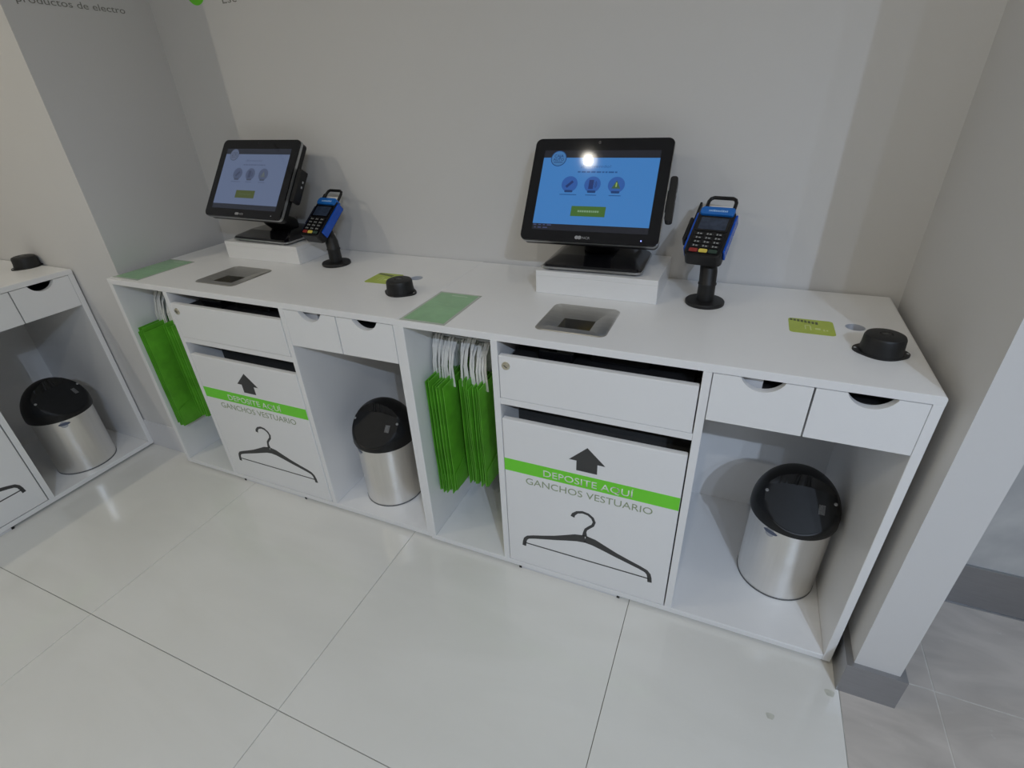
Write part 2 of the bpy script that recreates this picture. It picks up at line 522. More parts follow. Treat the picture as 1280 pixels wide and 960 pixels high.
def counter(label, loc, rz, W, plate, grommet, detailed=True):
    t = tag(empty('checkout_counter', loc, rz), label, 'counter', 'white self-checkout counters')
    s = W / 1.318
    d1, d2, T = 0.311 * s, 0.8639 * s, TH
    lam = M_['lam']
    e = 0.0003
    # carcass
    tb = B(0, W, 0, D, H - T, H)
    bmesh.ops.bevel(tb, geom=[q for q in tb.edges if all(v.co.z > H - 1e-4 and v.co.x > W - 1e-4 for v in q.verts)], offset=0.007, segments=3, affect='EDGES', profile=0.5)
    bmesh.ops.bevel(tb, geom=[q for q in tb.edges if all(v.co.z > H - 1e-4 and v.co.y < 1e-4 for v in q.verts)], offset=0.0016, segments=1, affect='EDGES')
    top = obj('top_panel', tb, lam, t)
    px, py, hw = plate
    gx, gy = grommet
    boolean_cut(top, [B(px - 0.075, px + 0.075, py - 0.075, py + 0.075, H - 0.05, H + 0.05), lathe([(0.0235, H - 0.05), (0.0235, H + 0.05)], 32, M=Matrix.Translation((gx, gy, 0)))])
    obj('side_panel', B(0, T, 0, D, ZB, H - T - e, 0.001, 1), lam, t)
    obj('side_panel', B(W - T, W, 0, D, ZB, H - T - e, 0.001, 1), lam, t)
    obj('divider', B(d1 - T / 2, d1 + T / 2, 0, D - 0.012, ZB + T, H - T - e, 0.001, 1), lam, t)
    obj('divider', B(d2 - T / 2, d2 + T / 2, 0, D - 0.012, ZB + T, H - T - e, 0.001, 1), lam, t)
    obj('bottom_panel', B(T + e, W - T - e, 0, D - 0.012, ZB, ZB + T - e, 0.001, 1), lam, t)
    obj('back_panel', B(T, W - T, D - 0.012, D, ZB, H - T - e), lam, t)
    # plinth and glides
    obj('plinth', B(0.01, W - 0.01, 0.030, 0.05, 0.0, ZB - e), M_['skirtw'], t)
    g = obj('glide_rail', B(d1 + 0.045, d1 + 0.40, 0.004, 0.03, 0.0005, ZB - 0.002), M_['skirtw'], t)
    for gx0 in (d1 + 0.045, d1 + 0.392):
        obj('glide_clip', B(gx0, gx0 + 0.009, 0.0015, 0.0038, 0.0005, ZB - 0.001), M_['black'], g)
    # middle: rail, drawer with lock, hanger bin door
    a, b = d1 + T / 2, d2 - T / 2
    obj('rail', B(a + e, b - e, 0.0, 0.30, 0.6785, 0.6990, 0.0008, 1), lam, t)
    dr = obj('drawer', B(a + 0.0022, b - 0.0032, -0.0006, 0.0175, 0.7005, 0.8365, 0.0012, 1), lam, t)
    lk = obj('lock', lathe([(0.0, 0.0045), (0.0085, 0.0045), (0.0095, 0.0038), (0.0112, 0.003), (0.0125, 0.0), ], 28, M=frame((d1 + 0.034, -0.0006, 0.807), (1, 0, 0), (0, 0, 1)), cap=False), M_['brass'], dr, True)
    obj('keyhole', B(-0.0012, 0.0012, -0.006, 0.006, 0.0044, 0.0049, M=frame((d1 + 0.034, -0.0006, 0.807), (1, 0, 0), (0, 0, 1)) @ Matrix.Rotation(0.9, 4, 'Z')), M_['ink'], dr)
    bx = B(a + 0.02, b - 0.02, 0.03, 0.40, 0.7005, 0.816)
    obj('drawer_box', bx, M_['dark'], t)
    eq = B(a + 0.10, a + 0.20, 0.05, 0.35, 0.8163, 0.845, 0.003, 1)
    B(a + 0.24, a + 0.40, 0.08, 0.38, 0.8163, 0.839, 0.003, 1, bm=eq)
    obj('drawer_contents', eq, M_['gloss'], t)
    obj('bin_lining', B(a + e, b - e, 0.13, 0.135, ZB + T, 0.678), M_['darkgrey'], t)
    do = obj('door', B(a + 0.0018, b - 0.0035, -0.0006, 0.0185, 0.0355, 0.6285, 0.003, 2), lam, t)
    F = frame((0, -0.0006, 0), (1, 0, 0), (0, 0, 1))
    sx = lambda x: d1 + (x - 0.311) * s
    obj('green_band', B(a + 0.0024, b - 0.0042, 0.437, 0.4835, 0.0, 0.0003, M=F), M_['band'], do)
    m = sx(0.585)
    obj('arrow', prism([(m, 0.586), (m - 0.0535, 0.5335), (m - 0.031, 0.5335), (m - 0.031, 0.4985), (m + 0.031, 0.4985), (m + 0.031, 0.5335), (m + 0.0535, 0.5335)], 0.0, 0.0003, M=F), M_['ink'], do)
    obj('lettering', text_bm('DEPOSITE AQUÍ', sx(0.4515), sx(0.7235), 0.4455, 0.4705, z=0.0004, bold=0.004), M_['inkwhite'], do, M=F)
    obj('lettering', text_bm('GANCHOS VESTUARIO', sx(0.3935), sx(0.7815), 0.3985, 0.4245, z=0.0001), M_['inkgreen'], do, M=F)
    # clothes hanger print
    c = sx(0.5895)
    hk = [(-0.043, 0.311), (-0.040, 0.322), (-0.029, 0.334), (-0.012, 0.340), (0.006, 0.337), (0.020, 0.326), (0.026, 0.311), (0.022, 0.296), (0.010, 0.283), (0.001, 0.272), (-0.002, 0.260), (-0.002, 0.240)]
    hb = stroke([(c + x, z) for x, z in hk], [0.013, 0.012] + [0.0095] * 8 + [0.010, 0.017], 0.0, 0.0003)
    for sg in (-1, 1):
        arm = [(0.0, 0.2295), (0.03, 0.2245), (0.065, 0.211), (0.10, 0.1975), (0.14, 0.1845), (0.175, 0.1735), (0.195, 0.1655), (0.204, 0.155), (0.208, 0.140), (0.210, 0.121)]
        wd = [0.031, 0.029, 0.023, 0.0185, 0.0155, 0.014, 0.0135, 0.013, 0.013, 0.0135]
        stroke([(c + sg * x, z) for x, z in arm], wd, 0.0, 0.0003, bm=hb)
    stroke([(c - 0.207, 0.136), (c + 0.207, 0.136)], 0.0048, 0.0, 0.0003, bm=hb)
    obj('hanger_print', hb, M_['ink'], do, M=F)
    # right: two small drawers with scooped grips
    x0, x1 = d2 + T / 2 + 0.0025, W - T - 0.0015
    mid = (x0 + x1) / 2
    for k, (p, q) in enumerate(((x0, mid - 0.0022), (mid + 0.0022, x1))):
        cx, hwid, dep = p + 0.106 * s, 0.0465, 0.0305
        R = (hwid * hwid + dep * dep) / (2 * dep)
        zt = 0.8775
        arc = []
        th = math.asin(hwid / R)
        for i in range(17):
            an = -th + 2 * th * i / 16
            arc.append((cx - R * math.sin(an), zt + (R - dep) - R * math.cos(an)))
        poly = [(p, 0.7488), (q, 0.7488), (q, zt)] + arc + [(p, zt)]
        f = obj('small_drawer', prism(poly, -0.018, 0.0006, M=FRONT), lam, t)
        box = B(p + 0.006, q - 0.006, 0.0185, 0.44, 0.7495, 0.756)
        B(p + 0.006, p + 0.016, 0.0185, 0.44, 0.756, 0.845, bm=box)
        B(q - 0.016, q - 0.006, 0.0185, 0.44, 0.756, 0.845, bm=box)
        B(p + 0.016, q - 0.016, 0.43, 0.44, 0.756, 0.845, bm=box)
        obj('drawer_tray', box, lam, f)
        if k == 0: obj('paper_box', B(p + 0.018, cx + 0.003, 0.030, 0.20, 0.7563, 0.868), M_['skirtw'], f)
        obj('drawer_filling', B((p + 0.018) if k else cx + 0.004, q - 0.018, 0.03, 0.40, 0.7563, 0.842, 0.002, 1), M_['dark'], f)
    # steel drop plate let into the top
    obj_plate(t, px, py, hw)
    # grommet lining
    obj('grommet', lathe([(0.0232, H - 0.0004), (0.0215, H - 0.0004), (0.0215, H - 0.05), (0.0, H - 0.05)], 32, M=Matrix.Translation((gx, gy, 0)), cap=False), M_['hole'], t, True)
    # bag rail
    rl = obj('bag_rail', tube([(T, 0.155, 0.795), (d1 - T / 2, 0.155, 0.795)], 0.006, 12), M_['silver'], t, True)
    return t


def obj_plate(t, px, py, hw):
    """rounded steel plate, sloping down to a rectangular drop hole"""
    z = H + 0.0003
    n = 8
    outer = rrect(px - hw, px + hw, py - hw, py + hw, 0.022, n)
    rim = rrect(px - hw + 0.003, px + hw - 0.003, py - hw + 0.003, py + hw - 0.003, 0.020, n)
    inn = rrect(px - hw + 0.030, px + hw - 0.030, py - hw + 0.030, py + hw - 0.030, 0.010, n)
    hole = rrect(px - 0.0425, px + 0.0485, py - 0.068, py + 0.006, 0.002, n)
    bm = bmesh.new()
    rings = []
    for pts, zz in ((outer, z), (rim, z + 0.0022), (inn, z + 0.0012), (hole, z - 0.0035), (hole, z - 0.05)):
        rings.append([bm.verts.new((x, y, zz)) for x, y in pts])
    for r0, r1 in zip(rings, rings[1:]):
        k = len(r0)
        for i in range(k):
            bm.faces.new((r0[i], r0[(i + 1) % k], r1[(i + 1) % k], r1[i]))
    pl = obj('drop_plate', bm, M_['plate'], t, True)
    obj('drop_bottom', B(px - 0.055, px + 0.055, py - 0.073, py + 0.03, z - 0.056, z - 0.051), M_['dark'], pl)
    sc = B(px + 0.012, px + 0.024, py - 0.036, py - 0.004, z - 0.0505, z - 0.040, 0.002, 1)
    B(px - 0.01, px + 0.006, py - 0.03, py - 0.01, z - 0.0505, z - 0.044, 0.002, 1, bm=sc)
    obj('tag_scrap', sc, M_['gold'], pl)


counter('white self-checkout counter nearest the camera, touching the right stub wall', (0, 0, 0), 0, WR, (0.5025, 0.1620, 0.100), (1.195, 0.326))
counter('white self-checkout counter in the middle, between pillar and near counter', (-WL, 0.006, 0), 0, WL, (0.486, 0.172, 0.100), (1.183, 0.345))
X3, Y3 = -1.6393, 0.0515
counter('white self-checkout counter at the left edge, turned along the left wall', (X3, Y3 - WR, 0), PI / 2, WR, (0.5025, 0.1620, 0.100), (1.195, 0.326))


# ------------------------------------------------------------------ waste bins
def bin_(label, loc, rz, lean=0):
    t = tag(empty('waste_bin', loc, rz), label, 'bin', 'steel waste bins with black lids')
    r, h = 0.1145, 0.278
    obj('body', lathe([(0.0, 0.001), (r - 0.003, 0.001), (r, 0.004), (r, h), (r - 0.004, h), (r - 0.004, 0.01), (0, 0.01)], 72, cap=False), M_['steel'], t, True)
    obj('base_ring', lathe([(r - 0.002, 0.0), (r + 0.0012, 0.0), (r + 0.0012, 0.005), (r - 0.002, 0.005)], 72, cap=False), M_['labelgrey'], t, True)
    # lid: collar and hood (a dome scooped by the inclined push flap)
    RL, HL = 0.1225, 0.150
    y0 = -0.030

    def dome(x, y):
        q = min(1.0, (x * x + y * y) / (RL * RL))
        return 0.010 + (HL - 0.010) * (1 - q) ** 0.5

    def flapz(x, y):
        return 0.010 + (y + RL * 0.97) / (y0 + RL * 0.97) * 0.088 + 0.012 * (1 - (x / RL) ** 2) - 0.004

    lid = lathe([(RL - 0.010, -0.006), (RL - 0.001, -0.006), (RL, -0.002), (RL, 0.010), (RL - 0.006, 0.012)], 72, cap=False)
    # hood as a polar height field
    NR, NA = 26, 72
    hb = bmesh.new()
    rows = []
    for i in range(NR + 1):
        rr = RL * math.sin(PI / 2 * i / NR)
        row = []
        for k in range(NA):
            a = 2 * PI * k / NA
            x, y = rr * math.cos(a), rr * math.sin(a)
            z = dome(x, y)
            yl = y0 + 0.012 - 0.10 * x * x / RL
            if y < yl: z = min(z, flapz(x, y) - 0.004)
            row.append(hb.verts.new((x, y, z)))
        rows.append(row)
    for i in range(NR):
        for k in range(NA):
            j = (k + 1) % NA
            if i == 0 and False: continue
            hb.faces.new((rows[i][k], rows[i][j], rows[i + 1][j], rows[i + 1][k]))
    bmesh.ops.remove_doubles(hb, verts=hb.verts, dist=1e-5)
    lid = merge(lid, hb)
    lo = obj('lid', lid, M_['lidblack'], t, True, M=Matrix.Translation((0, 0, h)))
    # flap: slightly raised skin lying in the scoop
    fb = bmesh.new()
    NX, NY = 28, 20
    g = []
    for i in range(NX + 1):
        x = -RL * 0.975 + 2 * RL * 0.975 * i / NX
        lim = math.sqrt(max(0, (RL * 0.985) ** 2 - x * x))
        yb = max(-lim, min(y0 + 0.008 - 0.10 * x * x / RL, lim))
        row = []
        for k in range(NY + 1):
            y = -lim + (yb + lim) * k / NY
            row.append(fb.verts.new((x, y, min(flapz(x, y), dome(x, y) + 0.0012))))
        g.append(row)
    for i in range(NX):
        for k in range(NY):
            fb.faces.new((g[i][k], g[i + 1][k], g[i + 1][k + 1], g[i][k + 1]))
    ex = bmesh.ops.extrude_face_region(fb, geom=list(fb.faces))
    for v in [q for q in ex['geom'] if isinstance(q, bmesh.types.BMVert)]: v.co.z -= 0.002
    fo = obj('flap', fb, M_['flapblack'], t, True, M=Matrix.Translation((0, 0, h)))
    for sg in (-1, 1):
        x, y = sg * 0.090, y0 - 0.012
        obj('rivet', lathe([(0.0, 0.003), (0.004, 0.0026), (0.0052, 0.0)], 16, M=Matrix.Translation((x, y, h + flapz(x, y) - 0.001)) @ Matrix.Rotation(sg * 0.3, 4, 'Y') @ Matrix.Rotation(0.4, 4, 'X'), cap=False), M_['rivet'], lo, True)
    # grey sticker on the flap
    x, y = 0.058, -0.062
    dzdy = 0.088 / (y0 + RL * 0.97)
    Ms = Matrix.Translation((x, y, h + flapz(x, y) + 0.0006)) @ Matrix.Rotation(math.atan(dzdy), 4, 'X') @ Matrix.Rotation(0.2, 4, 'Y')
    obj('sticker', B(-0.010, 0.010, -0.014, 0.014, 0.0, 0.0005, M=Ms), M_['labelgrey'], fo)
    # badge on the steel under the rim
    bm = bmesh.new()
    bg2 = bmesh.new()
    for target, (a0, a1, z0, z1) in ((bm, (-PI / 2 - 0.75, -PI / 2 - 0.37, h - 0.030, h - 0.018)), (bg2, (-PI / 2 - 0.70, -PI / 2 - 0.45, h - 0.040, h - 0.012))):
        n = 10
        ra = r + 0.0006 if target is bm else r + 0.0003
        lo_, hi_ = [], []
        for i in range(n + 1):
            u = i / n
            a = a0 + (a1 - a0) * u
            k = math.sqrt(max(0.0, 1 - (2 * u - 1) ** 2)) * 0.5 + 0.06
            zc = (z0 + z1) / 2
            dz = (z1 - z0) * k
            lo_.append(target.verts.new((ra * math.cos(a), ra * math.sin(a), zc - dz)))
            hi_.append(target.verts.new((ra * math.cos(a), ra * math.sin(a), zc + dz)))
        for i in range(n):
            target.faces.new((lo_[i], lo_[i + 1], hi_[i + 1], hi_[i]))
    bo = obj('badge', bg2, M_['badgegrey'], t)
    obj('badge_oval', bm, M_['badge'], bo)
    return t


ZF = ZB + TH + 0.0002
bin_('steel bin with black flap lid in the bay of the counter nearest the camera', (1.172, 0.268, ZF), 0)
bin_('steel bin with black flap lid in the bay of the middle counter', (-0.278, 0.176, ZF), 0.10)
bin_('steel bin with black flap lid in the bay of the leftmost counter', (-1.785, -0.170, ZF), PI / 2 + 0.12)


# ------------------------------------------------------------------ bags
def ribbon(path, width, nrm_w):
    pass


ORD = ['first', 'second', 'third', 'fourth', 'fifth', 'sixth', 'seventh', 'eighth', 'ninth', 'tenth', 'eleventh', 'twelfth']


def bag(x, y, ztop, zbot, yaw, thick, depth, label, group, hh=0.12):
    """flat-folded carrier bag hanging in a plane across X, with its white strap over the rail"""
    t = tag(empty('shopping_bag', (x, y, zbot), yaw), label, 'bag', group)
    hgt = ztop - zbot
    rnd = random.random
    bm = bmesh.new()
    NY, NZ = 5, 9
    ph = rnd() * 1.6
    sides = []
    for sg in (-1, 1):
        g = []
        for i in range(NY + 1):
            row = []
            for k in range(NZ + 1):
                yy = depth * i / NY
                zz = hgt * k / NZ
                puff = thick * (0.30 + 0.70 * math.sin(PI * min(1, max(0, i / NY))) ** 0.6)
                if k < 2: puff *= 1.15
                xx = sg * puff / 2 + 0.0022 * math.sin(zz * 11 + ph) * (1 - zz / hgt) + 0.0007 * math.sin(yy * 40 + zz * 23 + ph)
                dz = -0.012 * (1 - k / NZ) * math.sin(yy * 12 + ph)
                row.append(bm.verts.new((xx, yy, zz + dz)))
            g.append(row)
        for i in range(NY):
            for k in range(NZ):
                f = (g[i][k], g[i + 1][k], g[i + 1][k + 1], g[i][k + 1])
                bm.faces.new(f if sg > 0 else f[::-1])
        sides.append(g)
    a, b = sides
    for i in range(NY):
        for k in (0, NZ):
            bm.faces.new((a[i][k], a[i + 1][k], b[i + 1][k], b[i][k]))
    for k in range(NZ):
        for i in (0, NY):
            bm.faces.new((a[i][k], a[i][k + 1], b[i][k + 1], b[i][k]))
    obj('bag_body', bm, M_['green'], t, True)
    # folded-up bottom flap on the visible side
    fl_ = bmesh.new()
    xo = thick / 2 + 0.0012
    pts = [(0.004, -0.004), (depth - 0.004, -0.004), (depth - 0.004, 0.085 * hgt / 0.45), (depth * 0.5, 0.115 * hgt / 0.45), (0.004, 0.075 * hgt / 0.45)]
    v0 = [fl_.verts.new((xo + 0.002 * math.sin(zz * 11 + ph), yy, zz)) for yy, zz in pts]
    v1 = [fl_.verts.new((xo + 0.0012 + 0.002 * math.sin(zz * 11 + ph), yy, zz)) for yy, zz in pts]
    fl_.faces.new(v0[::-1])
    fl_.faces.new(v1)
    for i in range(5):
        fl_.faces.new((v0[i], v0[(i + 1) % 5], v1[(i + 1) % 5], v1[i]))
    obj('bottom_fold', fl_, M_['green'], t)
    # strap: flat band up, over the rail and down again
    for xo_, dy_ in ((-0.0035, 0.0), (0.0035, -0.008)):
        hs = bmesh.new()
        yc = 0.155 - y
        w_ = 0.0065
        path = [(yc - 0.040 + dy_, hgt - 0.03), (yc - 0.036 + dy_, hgt + hh * 0.35), (yc - 0.028 + dy_ * 0.7, hgt + hh * 0.75), (yc - 0.012, hgt + hh * 0.97), (yc, hgt + hh), (yc + 0.012, hgt + hh * 0.97), (yc + 0.028, hgt + hh * 0.75), (yc + 0.036, hgt + hh * 0.35), (yc + 0.040, hgt - 0.03)]
        xj = thick / 2 + 0.0005
        rows = []
        n = len(path)
        for i, (yy, zz) in enumerate(path):
            p0, p1 = path[max(i - 1, 0)], path[min(i + 1, n - 1)]
            d = Vector((p1[0] - p0[0], p1[1] - p0[1])).normalized()
            nx = Vector((-d.y, d.x))
            wob = 0.0035 * math.sin(zz * 32 + ph + xo_ * 700) + 0.003 * math.sin(ph * 2)
            row = []
            for sx_, sn in ((-1, 0), (1, 0), (1, 1), (-1, 1)):
                row.append(hs.verts.new((xo_ + wob + sx_ * 0.0036, yy + nx.x * 0.0016 * sn, zz + nx.y * 0.0016 * sn)))
            rows.append(row)
        for r0, r1 in zip(rows, rows[1:]):
            for k in range(4):
                hs.faces.new((r0[k], r0[(k + 1) % 4], r1[(k + 1) % 4], r1[k]))
        hs.faces.new(rows[0][::-1])
        hs.faces.new(rows[-1])
        obj('strap', hs, M_['handle'], t)
    return t


def bunch(x0, xs, ys, zt, zbs, yaws, where, group, depth=0.24, offset=0.0):
    for i, x in enumerate(xs):
        r = random.random
        bag(x0 + x, ys[i] + offset, zt + (r() - 0.6) * 0.030, zbs[i], yaws[i], 0.0062 + 0.0008 * math.sin(i * 2.9), depth, 'green carrier bag with white strap, %s from the left %s' % (ORD[i], where), group)


n1 = 8
bunch(0, [0.034 + 0.0098 * i + 0.0015 * math.sin(i * 3.1) for i in range(n1)], [0.052 - 0.0024 * i + 0.008 * math.sin(i * 2.1) for i in range(n1)], 0.680, [0.222 + 0.0042 * i + 0.007 * math.sin(i * 1.7) for i in range(n1)],
      [0.02 + 0.010 * math.sin(i * 0.9) for i in range(n1)], 'in the near counter\'s left bunch', 'bags hanging in the near counter, left bunch', 0.22)
n2 = 9
bunch(0, [0.136 + 0.0104 * i + 0.0015 * math.sin(i * 2.7) for i in range(n2)], [0.090 - 0.003 * i + 0.008 * math.sin(i * 1.3) for i in range(n2)], 0.672, [0.262 + 0.003 * i + 0.006 * math.sin(i * 2.3) for i in range(n2)],
      [-0.01 + 0.010 * math.sin(i * 0.8) for i in range(n2)], 'in the near counter\'s right bunch', 'bags hanging in the near counter, right bunch', 0.22)
n3 = 6
bunch(-WL, [0.034 + 0.0095 * i for i in range(n3)], [0.010 - 0.001 * i + 0.003 * math.sin(i * 2.1) for i in range(n3)], 0.692, [0.235 + 0.004 * math.sin(i * 1.7) for i in range(n3)],
      [0.03 + 0.012 * math.sin(i) for i in range(n3)], 'in the middle counter\'s left bunch', 'bags hanging in the middle counter, left bunch', 0.24, 0.006)
n4 = 8
bunch(-WL, [0.110 + 0.0105 * i for i in range(n4)], [0.070 - 0.002 * i + 0.004 * math.sin(i * 1.3) for i in range(n4)], 0.692, [0.275 + 0.004 * math.sin(i * 2.3) for i in range(n4)],
      [0.0 + 0.012 * math.sin(i * 1.4) for i in range(n4)], 'in the middle counter\'s right bunch', 'bags hanging in the middle counter, right bunch', 0.24, 0.006)

# ------------------------------------------------------------------ things on the counters
ZT = H + 0.0002


def riser(label, x0, x1, y0, y1, h):
    t = tag(empty('monitor_riser', ((x0 + x1) / 2, (y0 + y1) / 2, ZT)), label, 'riser', 'white monitor risers')
    w2, d2 = (x1 - x0) / 2, (y1 - y0) / 2
    obj('riser_top', B(-w2, w2, -d2, d2, h - 0.016, h, 0.001, 1), M_['lam'], t)
    obj('riser_front', B(-w2, w2, -d2, -d2 + 0.016, 0, h - 0.0162, 0.001, 1), M_['lam'], t)
    obj('riser_side', B(-w2, -w2 + 0.016, -d2 + 0.0162, d2, 0, h - 0.0162, 0.001, 1), M_['lam'], t)
    obj('riser_side', B(w2 - 0.016, w2, -d2 + 0.0162, d2, 0, h - 0.0162, 0.001, 1), M_['lam'], t)


RH = 0.0725
riser('white box riser under the monitor on the near counter', 0.309, 0.688, 0.337, 0.597, RH)
riser('white box riser under the monitor on the middle counter', -1.090, -0.700, 0.365, 0.597, RH - 0.003)


def sheet(label, x0, x1, y0, y1):
    t = tag(empty('green_notice', ((x0 + x1) / 2, (y0 + y1) / 2, ZT)), label, 'notice', 'laminated green notices')
    a, b = (x1 - x0) / 2, (y1 - y0) / 2
    obj('laminate', B(-a, a, -b, b, 0, 0.0006), M_['sheetedge'], t)
    p = obj('print', B(-a + 0.008, a - 0.008, -b + 0.010, b - 0.008, 0.0006, 0.0008), M_['sheet'], t)
    obj('heading', B(-a + 0.055, a - 0.04, b - 0.028, b - 0.020, 0.0008, 0.0009), M_['sticklight2'], p)
    for k in range(6):
        yy = b - 0.055 - k * 0.024
        obj('text_line', B(-a + 0.022, a - 0.025 - 0.02 * (k % 3), yy, yy + 0.005, 0.0008, 0.0009), M_['sheetline'], p)


M_['sticklight2'] = mat('notice_pale', (0.36, 0.56, 0.34), 0.22, noise=(20, 0.05), coat=0.5)
M_['sheetline'] = mat('notice_line', (0.245, 0.485, 0.24), 0.22, noise=(20, 0.05), coat=0.5)
sheet('laminated green notice on the near counter beside the joint', 0.006, 0.157, 0.006, 0.252)
sheet('laminated green notice on the middle counter beside the pillar', -1.333, -1.182, 0.026, 0.274)


def sticker(label, x0, x1, y0, y1, rz):
    t = tag(empty('lime_sticker', ((x0 + x1) / 2, (y0 + y1) / 2, ZT), rz), label, 'sticker', 'lime stickers')
    a, b = (x1 - x0) / 2, (y1 - y0) / 2
    bs = obj('backing', prism(rrect(-a, a, -b, b, 0.010, 5), 0, 0.0006), M_['stick'], t)
    # worn dark lettering along the top edge, pale lettering below
    blk = None
    for k in range(8):
        x = -a + 0.004 + k * 0.0085
        blk = B(x, x + 0.006, b - 0.010 - 0.0022 * k - 0.007, b - 0.004 - 0.0016 * k, 0.0006, 0.0009, bm=blk)
    obj('dark_print', blk, M_['stickink'], bs)
    pal = None
    for (x, w2, y, h2) in ((-0.016, 0.003, -0.022, 0.030), (-0.004, 0.003, -0.026, 0.030), (-0.016, 0.014, 0.004, 0.004), (0.008, 0.012, -0.018, 0.010), (0.026, 0.004, -0.024, 0.012), (0.033, 0.004, -0.022, 0.008)):
        pal = B(x, x + w2, y, y + h2, 0.0006, 0.0009, bm=pal)
    obj('pale_print', pal, M_['sticklight'], bs)


sticker('worn lime sticker on the near counter by the black detacher', 1.039, 1.145, 0.248, 0.345, 0.0)
sticker('worn lime sticker on the middle counter behind the black detacher', -0.316, -0.212, 0.262, 0.368, 0.03)


def puck(label, x, y, rz):
    t = tag(empty('tag_detacher', (x, y, ZT), rz), label, 'tag detacher', 'black security tag detachers')
    bo = lathe([(0.0, 0.047), (0.012, 0.047), (0.013, 0.044), (0.0135, 0.047), (0.034, 0.0465), (0.040, 0.044), (0.0425, 0.039), (0.0435, 0.020), (0.046, 0.004), (0.046, 0.0), (0.0, 0.0)], 48, cap=False)
    bd = obj('housing', bo, M_['matte'], t, True)
    hull = []
    for i in range(48):
        a = 2 * PI * i / 48
        c = abs(math.cos(a))
        rr = 0.047 + 0.011 * c ** 8
        hull.append((rr * math.cos(a), rr * math.sin(a)))
    obj('flange', prism(hull, 0.0, 0.0045), M_['matte'], t, True)
    for sg in (-1, 1):
        obj('screw', lathe([(0.0, 0.0062), (0.002, 0.006), (0.0032, 0.0046)], 14, M=Matrix.Translation((sg * 0.0525, 0, 0)), cap=False), M_['rivet'], t, True)
    obj('tag_slot', prism(rrect(-0.009, 0.009, -0.004, 0.004, 0.003), 0.0465, 0.0474), M_['gloss'], bd)


puck('black round tag detacher on the near counter, right end', 1.228, 0.184, -0.02)
puck('black round tag detacher on the middle counter near the joint', -0.120, 0.205, -0.03)
puck('black round tag detacher on the leftmost counter', -1.865, 0.018 - 0.005, PI / 2 - 0.05)


# ------------------------------------------------------------------ touch-screen terminals
def tilt_frame(o, yaw, tilt):
    ux = Vector((math.cos(yaw), math.sin(yaw), 0))
    uy = Vector((-math.sin(yaw) * math.sin(tilt), math.cos(yaw) * math.sin(tilt), math.cos(tilt)))
    return frame(o, ux, uy)


def slab(x0, x1, y0, y1, z0, z1, r, bev=0.0, M=None, bm=None):
    new = prism(rrect(x0, x1, y0, y1, r, 6), z0, z1)
    if bev:
        zt = max(z0, z1)
        ed = [e for e in new.edges if all(abs(v.co.z - zt) < 1e-6 for v in e.verts)]
        bmesh.ops.bevel(new, geom=ed, offset=bev, segments=2, affect='EDGES', profile=0.5)
    if M is not None: new.transform(M)
    return merge(bm, new)


